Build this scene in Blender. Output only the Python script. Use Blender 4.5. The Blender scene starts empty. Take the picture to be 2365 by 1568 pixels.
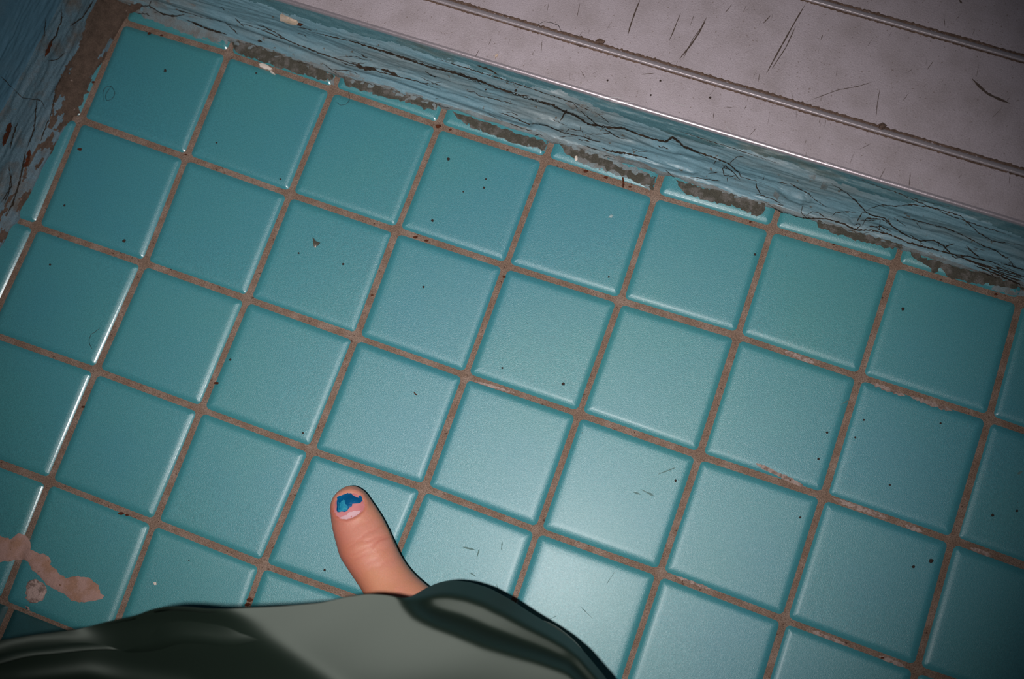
import bpy, bmesh, math, random
import numpy as np
from mathutils import Vector, Matrix, noise
from mathutils.bvhtree import BVHTree
from mathutils.geometry import delaunay_2d_cdt
random.seed(7); rng = np.random.default_rng(7)
scene = bpy.context.scene
C = scene.collection

# ------------------------------------------------------------------ camera
W, H, F = 2365, 1568, 2666.4
RCV = np.array([[0.93816015, -0.33672034, 0.08046707],
                [0.31643273, 0.92829959, 0.19526956],
                [-0.14044878, -0.1577317, 0.97744302]]).T
RCV = RCV.T                      # rows: camera x, y(down), z(forward) in grid coords
S = np.diag([1.0, -1.0, -1.0])
CAM = np.array([0.29076817, -0.16112192, 0.48221425])
M3 = S @ RCV.T @ S               # columns: blender camera axes in the world
cd = bpy.data.cameras.new('camera'); cam = bpy.data.objects.new('camera', cd); C.objects.link(cam)
cam.matrix_world = Matrix([[*M3[0], CAM[0]], [*M3[1], CAM[1]], [*M3[2], CAM[2]], [0, 0, 0, 1]])
cd.sensor_width = 36; cd.lens = F * 36 / W; cd.clip_start = 0.01
cd.dof.use_dof = True; cd.dof.focus_distance = 0.487; cd.dof.aperture_fstop = 9.0
scene.camera = cam

def raydir(px, py):
    return (S @ RCV.T @ np.array([(px - W/2)/F, (py - H/2)/F, 1.0]))
def atz(px, py, z):
    d = raydir(px, py); t = (z - CAM[2]) / d[2]; return CAM + t*d

# ------------------------------------------------------------------ world, flash, exposure
w = bpy.data.worlds.new('world'); scene.world = w; w.use_nodes = True
w.node_tree.nodes['Background'].inputs[0].default_value = (0.55, 0.75, 1.0, 1)
w.node_tree.nodes['Background'].inputs[1].default_value = 0.035
fl = bpy.data.lights.new('camera_flash', 'SPOT'); flo = bpy.data.objects.new('camera_flash', fl); C.objects.link(flo)
fl.energy = 9.3; fl.color = (1.0, 0.985, 0.97); fl.shadow_soft_size = 0.006
fl.spot_size = math.radians(64); fl.spot_blend = 1.0
fpos = CAM + M3 @ np.array([-0.037, -0.008, 0.0])
flo.location = fpos
tgt = atz(1080, 740, 0)
flo.rotation_euler = Vector(tgt - fpos).to_track_quat('-Z', 'Y').to_euler()
scene.view_settings.view_transform = 'Standard'; scene.view_settings.look = 'None'
scene.view_settings.exposure = 0.0; scene.view_settings.gamma = 1.0
scene.view_settings.use_curve_mapping = False

# ------------------------------------------------------------------ materials
def srgb(r, g, b):
    f = lambda c: ((c/255+0.055)/1.055)**2.4 if c > 10 else c/255/12.92
    return (f(r), f(g), f(b), 1)
def mat(name, col, rough=0.5, metal=0.0, spec=0.5, col2=None, nscale=200, nmix=0.5, thr=(0.35, 0.65), bump=0.0, bscale=900,
        grain=0.0, rvar=0.0, speck=None, speck_thr=0.72, speck_scale=500, coat=0.0, sss=0.0, stretch=None, rscale=350):
    m = bpy.data.materials.new(name); m.use_nodes = True
    nt = m.node_tree; N = nt.nodes; L = nt.links; b = N['Principled BSDF']
    b.inputs['Base Color'].default_value = col; b.inputs['Roughness'].default_value = rough
    b.inputs['Metallic'].default_value = metal; b.inputs['Specular IOR Level'].default_value = spec
    b.inputs['Coat Weight'].default_value = coat; b.inputs['Coat Roughness'].default_value = 0.3
    if sss:
        b.inputs['Subsurface Weight'].default_value = sss
        b.inputs['Subsurface Radius'].default_value = (1, 0.3, 0.15); b.inputs['Subsurface Scale'].default_value = 0.0025
    tc = N.new('ShaderNodeTexCoord'); src = tc.outputs['Object']
    if stretch:
        mp = N.new('ShaderNodeMapping'); mp.inputs['Scale'].default_value = stretch; L.new(src, mp.inputs[0]); srcs = mp.outputs[0]
    else: srcs = src
    cur = None
    def noise_n(scale, detail=4, s=src, rough_=0.6):
        n = N.new('ShaderNodeTexNoise'); n.inputs['Scale'].default_value = scale; n.inputs['Detail'].default_value = detail
        n.inputs['Roughness'].default_value = rough_; L.new(s, n.inputs['Vector']); return n
    def ramp(n, a, c):
        r = N.new('ShaderNodeMapRange'); r.inputs['From Min'].default_value = a; r.inputs['From Max'].default_value = c
        L.new(n.outputs['Fac'], r.inputs['Value']); return r.outputs[0]
    def mix(fac, a, bcol, scale=1.0):
        x = N.new('ShaderNodeMix'); x.data_type = 'RGBA'
        mu = N.new('ShaderNodeMath'); mu.operation = 'MULTIPLY'; mu.inputs[1].default_value = scale; L.new(fac, mu.inputs[0]); L.new(mu.outputs[0], x.inputs[0])
        if hasattr(a, 'links'): L.new(a, x.inputs[6])
        else: x.inputs[6].default_value = a
        x.inputs[7].default_value = bcol
        return x.outputs[2]
    cur = col
    if col2: cur = mix(ramp(noise_n(nscale, 5, srcs), *thr), cur, col2, nmix)
    if speck: cur = mix(ramp(noise_n(speck_scale, 3), speck_thr, speck_thr+0.04), cur, speck, 0.85)
    if grain:
        g = noise_n(2600, 2)
        r = N.new('ShaderNodeMapRange'); r.inputs['From Min'].default_value = .3; r.inputs['From Max'].default_value = .7
        r.inputs['To Min'].default_value = 1-grain; r.inputs['To Max'].default_value = 1+grain
        L.new(g.outputs['Fac'], r.inputs['Value'])
        hs = N.new('ShaderNodeHueSaturation'); L.new(r.outputs[0], hs.inputs['Value'])
        if hasattr(cur, 'links'): L.new(cur, hs.inputs['Color'])
        else: hs.inputs['Color'].default_value = cur
        cur = hs.outputs[0]
    if hasattr(cur, 'links'): L.new(cur, b.inputs['Base Color'])
    if rvar:
        r = N.new('ShaderNodeMapRange'); r.inputs['From Min'].default_value = .3; r.inputs['From Max'].default_value = .7
        r.inputs['To Min'].default_value = rough-rvar; r.inputs['To Max'].default_value = rough+rvar
        L.new(noise_n(rscale, 4).outputs['Fac'], r.inputs['Value']); L.new(r.outputs[0], b.inputs['Roughness'])
    if bump:
        bp = N.new('ShaderNodeBump'); bp.inputs['Strength'].default_value = bump; bp.inputs['Distance'].default_value = 0.0004
        L.new(noise_n(bscale, 4, srcs).outputs['Fac'], bp.inputs['Height']); L.new(bp.outputs[0], b.inputs['Normal'])
    return m
M_tile = mat('turquoise_glaze', srgb(68, 137, 140), 0.38, spec=0.75, coat=0.16, col2=srgb(62, 132, 146), nscale=7, nmix=0.8, bump=0.34, bscale=2600,
             grain=0.2, rvar=0.09, rscale=1500, speck=srgb(45, 85, 80), speck_thr=0.73, speck_scale=420)
M_edge = mat('glossy_glaze_edge', srgb(68, 137, 140), 0.27, spec=1.0, col2=srgb(62, 132, 146), nscale=7, nmix=0.8, bump=0.08, bscale=1400, grain=0.08)
M_lowtile = mat('painted_shade_turquoise_glaze', srgb(42, 84, 88), 0.5, spec=0.4, col2=srgb(36, 70, 70), nscale=60, nmix=0.7, grain=0.15)  # shade past the step is put into this darkened tile colour
M_grout = mat('brown_grout', srgb(126, 102, 88), 0.9, spec=0.2, col2=srgb(152, 130, 118), nscale=160, nmix=0.6, thr=(0.45, 0.65), bump=1.0, bscale=1500,
              grain=0.5, speck=srgb(70, 48, 40), speck_thr=0.66, speck_scale=600)
M_paint = mat('flaking_blue_paint', srgb(112, 144, 156), 0.44, spec=0.45, col2=srgb(124, 132, 134), nscale=45, nmix=0.75, thr=(0.45, 0.62), bump=0.35, bscale=500,
              grain=0.15, rvar=0.12, speck=srgb(96, 84, 72), speck_thr=0.66, speck_scale=300, stretch=(0.35, 1, 1))
M_paint2 = mat('dark_teal_old_paint', srgb(70, 104, 112), 0.5, spec=0.4, col2=srgb(84, 92, 88), nscale=90, nmix=0.8, thr=(0.5, 0.62), bump=0.5, bscale=500, grain=0.2, stretch=(0.25, 1, 1))
M_wallfoot = mat('dull_blue_flaking_paint', srgb(98, 120, 132), 0.6, spec=0.3, col2=srgb(98, 86, 76), nscale=60, nmix=0.8, thr=(.48, .64), bump=0.8, bscale=700, grain=0.3, speck=srgb(120, 118, 112), speck_thr=.68, speck_scale=600)
M_wallp = mat('dark_blue_wall_paint', srgb(84, 116, 134), 0.5, spec=0.35, col2=srgb(100, 112, 120), nscale=30, nmix=0.5, thr=(0.5, 0.7), bump=0.3, bscale=300, grain=0.15)
M_grime = mat('brown_grime', srgb(100, 82, 72), 0.9, spec=0.15, col2=srgb(76, 62, 54), nscale=300, nmix=0.8, bump=1.0, bscale=900, grain=0.3,
              speck=srgb(150, 130, 120), speck_thr=0.70, speck_scale=500)
M_crack = mat('dark_crack', srgb(62, 52, 44), 0.9, spec=0.1, col2=srgb(40, 34, 30), nscale=500, nmix=0.8)
M_bare = mat('bare_cement', srgb(78, 74, 66), 0.9, spec=0.15, col2=srgb(112, 106, 102), nscale=220, nmix=0.8, thr=(.48, .62), bump=1.0, bscale=1200, grain=0.3)
M_greypaint = mat('grey_paint_smear', srgb(120, 132, 136), 0.6, spec=0.3, col2=srgb(112, 104, 98), nscale=160, nmix=0.7, thr=(0.45, 0.6), bump=0.8, bscale=900, grain=0.2)
M_metal = mat('scratched_grey_metal', srgb(176, 162, 168), 0.5, metal=0.0, spec=0.5, col2=srgb(154, 140, 142), nscale=55, nmix=0.7, thr=(.42, .68), bump=0.5, bscale=1500,
              grain=0.16, rvar=0.05, speck=srgb(128, 112, 108), speck_thr=0.64, speck_scale=900)
M_lip = mat('worn_shiny_metal', srgb(186, 172, 178), 0.33, metal=0.6, bump=0.15, bscale=1200, rvar=0.05)
M_rib = mat('rib_metal', srgb(170, 158, 162), 0.4, metal=0.3, bump=0.3, bscale=900, grain=0.1)
M_dirt = mat('rib_dirt', srgb(116, 94, 84), 0.95, spec=0.1, col2=srgb(70, 54, 46), nscale=500, nmix=0.7, bump=1.0, bscale=1500, grain=0.3, speck=srgb(190, 165, 150), speck_thr=0.74, speck_scale=900)
M_scr = mat('dark_scratch', srgb(84, 70, 64), 0.8, spec=0.2)
M_scrl = mat('bright_scratch', srgb(225, 215, 218), 0.35, metal=0.5)
M_scuff = mat('scuffed_glaze', srgb(92, 122, 120), 0.7, col2=srgb(70, 104, 102), nscale=900, nmix=.8)
M_palegrout = mat('pale_worn_grout', srgb(162, 140, 132), 0.85, col2=srgb(122, 98, 88), nscale=500, nmix=0.9, thr=(.48, .6), bump=1.0, bscale=900, grain=0.3)
M_rust = mat('rust', srgb(96, 48, 28), 0.9, spec=0.2, col2=srgb(50, 28, 20), nscale=900, nmix=0.8, bump=1, bscale=1500)
M_pink = mat('pink_plaster', srgb(178, 140, 130), 0.8, spec=0.3, col2=srgb(160, 118, 96), nscale=120, nmix=0.8, thr=(.45, .6), bump=0.8, bscale=900, grain=0.14, speck=srgb(120, 84, 60), speck_thr=0.68)
M_pink2 = mat('pale_rough_plaster', srgb(186, 156, 148), 0.85, col2=srgb(120, 96, 88), nscale=500, nmix=0.9, thr=(.45, .6), bump=1.0, bscale=900, grain=0.2)
M_hair = mat('hair', srgb(40, 30, 26), 0.5)
M_crumb = mat('crumb', srgb(48, 34, 28), 0.9)
M_white = mat('white_flake', srgb(225, 208, 196), 0.6)
M_cream = mat('cream_paint_flake', srgb(215, 190, 175), 0.7, col2=srgb(190, 160, 130), nscale=400, nmix=0.7)
M_greyflake = mat('grey_flake', srgb(150, 170, 172), 0.5)
M_skin = mat('skin', srgb(206, 140, 110), 0.5, spec=0.35, col2=srgb(208, 138, 120), nscale=60, nmix=0.9, thr=(.4, .6), bump=0.35, bscale=900, grain=0.05, sss=0.25)
M_nail = mat('bare_nail', srgb(214, 140, 142), 0.35, spec=0.4, col2=srgb(190, 104, 104), nscale=90, nmix=0.8)
M_lunula = mat('nail_base', srgb(222, 178, 184), 0.35, spec=0.4)
M_polish = mat('blue_polish', srgb(6, 92, 140), 0.3, spec=0.35, col2=srgb(4, 64, 104), nscale=150, nmix=0.6, bump=0.5, bscale=900)
M_polish2 = mat('thin_blue_polish', srgb(14, 118, 158), 0.35, col2=srgb(60, 160, 180), nscale=900, nmix=.8, bump=.5)
M_satin = mat('green_satin', (0.0055, 0.012, 0.0078, 1), 0.56, spec=0.55, bump=0.05, bscale=3000, grain=0.06)
M_sock = mat('hem_thread', srgb(50, 60, 52), 0.7)

# ------------------------------------------------------------------ mesh helpers
class MB:
    def __init__(s): s.v = []; s.f = []; s.mi = []
    def add(s, verts, faces, mi=0):
        o = len(s.v); s.v.extend([tuple(map(float, p)) for p in verts])
        for fc in faces: s.f.append(tuple(i+o for i in fc)); s.mi.append(mi)
    def grid(s, P, mi=0, mif=None, flip=False):
        n, m = P.shape[:2]; o = len(s.v); s.v.extend(map(tuple, P.reshape(-1, 3).tolist()))
        for i in range(n-1):
            for j in range(m-1):
                a = o+i*m+j; q = (a, a+1, a+m+1, a+m)
                s.f.append(q[::-1] if flip else q); s.mi.append(mi if mif is None else mif(i, j))
    def build(s, name, mats, parent=None, smooth=True):
        me = bpy.data.meshes.new(name); me.from_pydata(s.v, [], s.f); me.update()
        for m in (mats if isinstance(mats, list) else [mats]): me.materials.append(m)
        me.polygons.foreach_set('material_index', s.mi); me.polygons.foreach_set('use_smooth', [smooth]*len(s.f))
        o = bpy.data.objects.new(name, me); C.objects.link(o)
        if parent: o.parent = parent
        return o
    def bvh(s): return BVHTree.FromPolygons([Vector(p) for p in s.v], s.f)
def tag(o, label=None, cat=None, group=None, kind=None):
    if label: o['label'] = label
    if cat: o['category'] = cat
    if group: o['group'] = group
    if kind: o['kind'] = kind
    return o
SURF = []
def hit(px, py, surfs=None):
    d = Vector(raydir(px, py)).normalized(); best = None
    for b in (surfs or SURF):
        loc, nrm, idx, dist = b.ray_cast(Vector(CAM), d, 5)
        if loc and (best is None or dist < best[2]): best = (loc, nrm, dist)
    if best is None:
        return Vector(atz(px, py, 0)), Vector((0, 0, 1))
    n = best[1]
    if n.dot(d) > 0: n = -n
    return best[0], n
def ribbon(mb, pts, wpx, mi=0, off=0.00015, surfs=None, taper=True, rough=0.5, step=4.0, jit=0.0):
    P = np.array(pts, float); seg = np.hypot(*np.diff(P, axis=0).T); L = np.concatenate([[0], np.cumsum(seg)])
    n = max(3, int(L[-1]/step)+1); t = np.linspace(0, L[-1], n)
    X = np.interp(t, L, P[:, 0]); Y = np.interp(t, L, P[:, 1])
    if jit: X = X+rng.normal(0, jit, n); Y = Y+rng.normal(0, jit, n)
    dx = np.gradient(X); dy = np.gradient(Y); q = np.hypot(dx, dy)+1e-9; nx, ny = -dy/q, dx/q
    G = []
    for i in range(n):
        u = i/(n-1); tp = (min(1, 6*u, 6*(1-u))*0.85+0.15) if taper else 1
        ww = wpx*tp*(1+rough*(rng.random()-0.5)*2)/2
        row = []
        for sgn in (-1, 1):
            l, nn = hit(X[i]+sgn*nx[i]*ww, Y[i]+sgn*ny[i]*ww, surfs); row.append(l+nn*off)
        G.append(row)
    mb.grid(np.array([[list(a) for a in r] for r in G]), mi)
def ragged(poly, amp, step=6):
    P = np.array(poly+[poly[0]], float); out = []
    for a, b in zip(P[:-1], P[1:]):
        n = max(1, int(np.hypot(*(b-a))/step))
        for k in range(n): out.append(a+(b-a)*k/n+rng.normal(0, amp, 2)*(1 if k else .4))
    return np.array(out)
def decal(mb, poly, mi=0, off=0.0003, surfs=None, amp=1.2, inner=9, edge_off=None, step=6, dome=0.0):
    P = ragged(poly, amp, step); n = len(P)
    x0, y0 = P.min(0); x1, y1 = P.max(0)
    pts = [Vector(p) for p in P]
    def inside(x, y):
        c = False; j = n-1
        for i in range(n):
            if (P[i, 1] > y) != (P[j, 1] > y) and x < (P[j, 0]-P[i, 0])*(y-P[i, 1])/(P[j, 1]-P[i, 1])+P[i, 0]: c = not c
            j = i
        return c
    for x in np.arange(x0+inner/2, x1, inner):
        for y in np.arange(y0+inner/2, y1, inner):
            if inside(x, y) and np.min(np.hypot(P[:, 0]-x, P[:, 1]-y)) > inner*0.4: pts.append(Vector((x, y)))
    vs, es, fs, *_ = delaunay_2d_cdt(pts, [], [list(range(n))], 1, 1e-4)
    out = []
    for p in vs:
        l, nn = hit(p.x, p.y, surfs); dd = np.min(np.hypot(P[:, 0]-p.x, P[:, 1]-p.y))
        o = off if (edge_off is None or dd > 3) else edge_off
        out.append(l+nn*(o+dome*min(1, dd/8)))
    mb.add(out, [tuple(f)[::-1] for f in fs], mi)

# ------------------------------------------------------------------ floor: tile grid
PITCH = 0.052
KN = {(0,0):(281,48),(1,0):(525.5,122.4),(2,0):(767,205),(3,0):(1012,289),(4,0):(1259,367),(5,0):(1514,450),(6,0):(1783,527),(7,0):(2070,609),(8,0):(2358,696),
(0,1):(184,275.5),(1,1):(428.6,362),(2,1):(668,447),(3,1):(915.5,529.6),(4,1):(1168,612),(5,1):(1432,693),(6,1):(1705,775),(7,1):(1987,869),(8,1):(2285.5,965.5),
(0,2):(81.5,522),(1,2):(331.5,606.7),(2,2):(570,690),(3,2):(823,778),(4,2):(1075,866),(5,2):(1336.7,955),(6,2):(1615.5,1051.7),(7,2):(1903,1146),(8,2):(2201.5,1248),
(1,3):(220,855),(2,3):(463,945),(3,3):(718,1040),(4,3):(979,1127),(5,3):(1242,1225),(6,3):(1524,1323.5),(7,3):(1813,1431),(8,3):(2118,1545),
(1,4):(112,1112),(2,4):(354,1207),(3,4):(605,1305),(1,5):(2.5,1393)}
xs = [-0.03, .022, .008, .006, -.003, -.017, -.014, 0, .021]; ys = [.02, -.002, -.003, -.008, -.012, .007]
def node(i, j):
    if (i, j) in KN: return np.array(atz(*KN[(i, j)], 0)[:2])
    if (i-1, j-1) in KN and (i-1, j) in KN and (i, j-1) in KN: return node(i-1, j)+node(i, j-1)-node(i-1, j-1)
    return np.array([(i+(xs[i] if 0 <= i < 9 else 0.01))*PITCH, -(j+(ys[j] if 0 <= j < 6 else 0))*PITCH])
fb = MB(); GW = 0.0019
DS = [0, .0004, .0009, .0015, .0021, .0028, .0038, .0055, .009]
def tile(c, zb=0.0, tilt=(0, 0), dz=0, low=False):
    """c: four corner nodes (nw, ne, se, sw) as seen; pillowed glazed tile with rounded corners."""
    c = [np.array(p) for p in c]; ctr = sum(c)/4
    g = GW/2
    def offs(dist):
        out = []
        for k in range(4):
            p, a, b = c[k], c[(k-1) % 4], c[(k+1) % 4]
            u = (a-p)/np.linalg.norm(a-p); v = (b-p)/np.linalg.norm(b-p)
            out.append((p, u, v))
        return out
    rings = []
    for d in DS:
        ring = []; R = 0.0024
        for (p, u, v) in offs(d):
            q = p+(u+v)*(g+R); r = max(R-d, 0.0003) if d < R else 0.0002
            base = q if d < R else p+(u+v)*(g+d)
            for a in np.linspace(0, math.pi/2, 6):
                # sweep from -v side to -u side
                ring.append(base-(v*math.cos(a)+u*math.sin(a))*r)
        rings.append((ring, -0.0014*max(0, 1-d/0.0038)**2.1))
    V = []; Fc = []
    n = len(rings[0][0])
    for ring, z in rings:
        for q in ring:
            r = q-ctr; V.append((q[0], q[1], zb+dz+z+r[0]*tilt[0]+r[1]*tilt[1]))
    for k in range(len(rings)-1):
        for i in range(n): Fc.append((k*n+i, k*n+(i+1) % n, (k+1)*n+(i+1) % n, (k+1)*n+i))
    o = len(V); V.append((ctr[0], ctr[1], zb+dz))
    last = (len(rings)-1)*n
    for i in range(n): Fc.append((last+i, last+(i+1) % n, o))
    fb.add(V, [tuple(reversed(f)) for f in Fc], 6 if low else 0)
    if not low:
        for k in range(n*3): fb.mi[len(fb.mi)-len(Fc)+k] = 5
for i in range(-3, 12):
    for j in range(-1, 5):
        if i < 0 and j < -1: continue
        c = [node(i, j), node(i+1, j), node(i+1, j+1), node(i, j+1)]
        tile(c, 0, (rng.normal(0, .003), rng.normal(0, .003)), rng.normal(0, .00008))
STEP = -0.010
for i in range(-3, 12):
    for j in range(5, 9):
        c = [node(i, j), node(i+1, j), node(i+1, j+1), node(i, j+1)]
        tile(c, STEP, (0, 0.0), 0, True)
y5 = -5.0*PITCH-0.001
x0, x1, y1 = -0.17, 0.64, 0.06
fb.add([(x0, y5, -.0011), (x1, y5, -.0011), (x1, y1, -.0011), (x0, y1, -.0011)], [(0, 1, 2, 3)], 1)
fb.add([(x0, y5, -.0011), (x1, y5, -.0011), (x1, y5-.0004, -.02), (x0, y5-.0004, -.02)], [(3, 2, 1, 0)], 1)
fb.add([(x0, -.48, STEP-.0011), (x1, -.48, STEP-.0011), (x1, y5, STEP-.0011), (x0, y5, STEP-.0011)], [(0, 1, 2, 3)], 1)
B_floor = fb.bvh(); SURF.append(B_floor)
# rust spots and brown lumps on the grout
for (x, y, r) in [(1012, 292, 9), (1040, 300, 5), (1172, 346, 4), (1352, 396, 7), (1400, 410, 6), (1455, 432, 5), (960, 548, 7), (985, 556, 6), (860, 682, 4), (345, 78, 6), (373, 83, 5),
                  (500, 885, 7), (193, 940, 6), (280, 1186, 8), (294, 1190, 6), (578, 1385, 10), (572, 1396, 8), (1165, 640, 6), (2299, 680, 6), (1733, 513, 4), (2038, 1519, 5), (215, 190, 6), (238, 110, 8), (430, 358, 4), (78, 408, 4), (1825, 1108, 3), (2088, 1214, 3), (185, 345, 7), (1925, 565, 4)]:
    r *= .62; po = [(x+r*1.4*math.cos(a)*(0.7+0.5*rng.random()), y+r*.8*math.sin(a)*(0.7+0.5*rng.random())) for a in np.linspace(0, 6.28, 9)[:-1]]
    decal(fb, po, 2, 0.0003, [B_floor], amp=.5, inner=5)
# worn pale films of grout
for (a, b, wd) in [((1812, 812), (1880, 838), 13), ((2010, 884), (2090, 915), 13), ((2100, 915), (2200, 950), 12), ((1745, 1070), (1860, 1125), 12), ((1925, 1152), (2045, 1195), 14), ((2090, 1213), (2130, 1228), 15), ((2240, 1265), (2290, 1285), 12), ((1095, 880), (1190, 908), 8), ((1560, 1330), (1640, 1360), 8), ((1870, 1455), (1960, 1492), 10), ((2030, 1515), (2090, 1540), 11)]:
    ribbon(fb, [a, b], min(wd, 12)*.8, 8, 0.00022, [B_floor], rough=.45, step=5)
# scuffs on the glaze
for pl, wd in [([(1107, 1268), (1101, 1288)], 4), ([(1068, 1263), (1098, 1270)], 4), ([(1160, 1250), (1158, 1270)], 3), ([(1085, 1322), (1100, 1332)], 3), ([(1145, 1345), (1160, 1385)], 1.6), ([(1480, 1130), (1510, 1145)], 5), ([(1462, 1136), (1480, 1142)], 6), ([(1520, 1095), (1560, 1080)], 4), ([(1340, 1400), (1370, 1430)], 1.5), ([(1250, 1440), (1290, 1420)], 1.5), ([(1400, 1350), (1420, 1320)], 1.5), ([(1940, 935), (1965, 922)], 3), ([(2350, 1095), (2362, 1088)], 6)]:
    ribbon(fb, pl, wd*.8, 7, 0.00006, [B_floor], rough=.6, step=4)
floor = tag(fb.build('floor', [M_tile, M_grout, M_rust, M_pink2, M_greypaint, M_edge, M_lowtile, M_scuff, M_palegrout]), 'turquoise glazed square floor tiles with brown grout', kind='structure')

# plaster blotch lying over the tile corner at lower left
b = MB()
decal(b, [(-40, 1225), (0, 1236), (22, 1246), (44, 1231), (58, 1236), (70, 1250), (71, 1268), (84, 1276), (100, 1278), (115, 1290), (122, 1310), (135, 1322), (152, 1335), (175, 1330), (205, 1334), (215, 1342), (228, 1352), (232, 1370), (242, 1376), (236, 1384), (214, 1388), (195, 1391), (165, 1388), (152, 1374), (130, 1362), (112, 1352), (95, 1335), (72, 1315), (66, 1298), (56, 1292), (30, 1294), (0, 1299), (-40, 1305)], 0, 0.0006, [B_floor], amp=1.3, inner=7, edge_off=0.0001)
o = b.build('plaster_patch', M_pink, floor); o['label'] = 'long pink patch of dried plaster over the corner tiles'
b = MB()
decal(b, [(64, 1345), (78, 1338), (90, 1343), (104, 1352), (109, 1366), (103, 1380), (90, 1390), (70, 1392), (58, 1382), (60, 1362)], 0, 0.0012, [B_floor], amp=1.5, inner=5, edge_off=0.0001)
decal(b, [(60, 1398), (68, 1400), (71, 1408), (64, 1409)], 0, 0.0005, [B_floor], amp=.6, inner=5)
o = b.build('plaster_patch', M_pink2, floor); o['label'] = 'small round lump of pale rough plaster'

# ------------------------------------------------------------------ trim: painted riser under the metal sill
def fb1(x, y, z, o=3): return noise.fractal(Vector((x, y, z)), 1.0, 2.0, o)
PROF = np.array([(.0062, -.0012), (.0066, .0006), (.0078, .0016), (.0092, .0024), (.0104, .0040), (.0112, .0062), (.0118, .0084), (.0124, .0096), (.0134, .0104), (.0140, .0126),
                 (.0144, .016), (.0148, .020), (.0155, .0235), (.0168, .0265), (.0190, .0285), (.0205, .0300), (.0215, .0345)])
sl = np.concatenate([[0], np.cumsum(np.hypot(*np.diff(PROF, axis=0).T))])
NT = 110; tt = np.linspace(0, sl[-1], NT)
PY = np.interp(tt, sl, PROF[:, 0]); PZ = np.interp(tt, sl, PROF[:, 1])
for _ in range(3): PY[1:-1] = (PY[:-2]+2*PY[1:-1]+PY[2:])/4; PZ[1:-1] = (PZ[:-2]+2*PZ[1:-1]+PZ[2:])/4
ty = np.gradient(PY); tz = np.gradient(PZ); q = np.hypot(ty, tz); NY, NZ = -tz/q, ty/q
NX = 1050; XX = np.linspace(-0.02, 0.56, NX)
G = np.zeros((NX, NT, 3))
for a, x in enumerate(XX):
    wav = 0.0008*fb1(x*14, 3.1, 0); foot = 0.0011*fb1(x*70, 9, 2, 4)
    for t in range(NT):
        s = tt[t]
        d = 0.0007*fb1(x*22, s*220, 5.5) + 0.00028*fb1(x*130, s*700, 1.5)
        # long ridge of thick paint
        if 0.24 < x < 0.42: d += 0.0007*math.exp(-((s-0.0175-0.002*fb1(x*30, 2, 2))/0.0016)**2)*(0.6+fb1(x*60, 5, 1))
        d += 0.0004*max(0, fb1(x*55, s*300, 11))
        fade = 1.0 if t > 6 else t/6
        yy = PY[t]+NY[t]*d*fade+wav*(1-s/sl[-1]); 
        if t < 14: yy += foot*(1-t/14)
        G[a, t] = (x, yy, PZ[t]+NZ[t]*d*fade)
QC = (G-CAM)@S.T@RCV.T; QX = QC[..., 0]/QC[..., 2]*F+W/2; QY = QC[..., 1]/QC[..., 2]*F+H/2
def pdist(X, Y, pl):
    P = np.array(pl, float); best = np.full(X.shape, 1e9)
    for a_, b_ in zip(P[:-1], P[1:]):
        d_ = b_-a_; t_ = np.clip(((X-a_[0])*d_[0]+(Y-a_[1])*d_[1])/(d_@d_), 0, 1)
        best = np.minimum(best, np.hypot(X-a_[0]-t_*d_[0], Y-a_[1]-t_*d_[1]))
    return best
def bulge(pl, wd, amp):
    d_ = amp*np.exp(-(pdist(QX, QY, pl)/wd)**2)
    G[..., 1] += NY[None, :]*d_; G[..., 2] += NZ[None, :]*d_
RIDGE = [(300, -30), (480, 28), (550, 52), (620, 76), (701, 104), (797, 144), (850, 160), (907, 174), (1017, 214), (1100, 242), (1200, 277), (1225, 284)]
bulge(RIDGE, 8, .0016); bulge([(p[0]-4, p[1]+14) for p in RIDGE], 5, -.0007)
bulge([(1235, 277), (1250, 277), (1265, 281), (1290, 292)], 7, .0016); bulge([(1480, 318), (1530, 340), (1560, 347)], 8, .0010)
bulge([(1440, 360), (1520, 380), (1600, 395)], 8, .0012); bulge([(1805, 435), (1825, 452), (1850, 462)], 9, .0016); bulge([(1862, 450), (1868, 460)], 6, .0014)
bulge([(1620, 352), (1660, 368)], 5, .0010); bulge([(1965, 500), (1972, 512)], 6, .0010)
tb = MB(); tb.grid(G, 0, mif=lambda i, j: 1 if j < 9+int(5*fb1(XX[i]*90, j*.25, 4)) or (XX[i] < 0.035 and fb1(XX[i]*120, j*.15, 8) > (XX[i]-0.012)*18) else (5 if tt[j] > .0312+.0030*fb1(XX[i]*25, 3, j*.03)+.0012*fb1(XX[i]*160, j*.2, 6) and j < NT-6 else 0), flip=True)
B_trim = tb.bvh(); SURF.append(B_trim)
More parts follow.
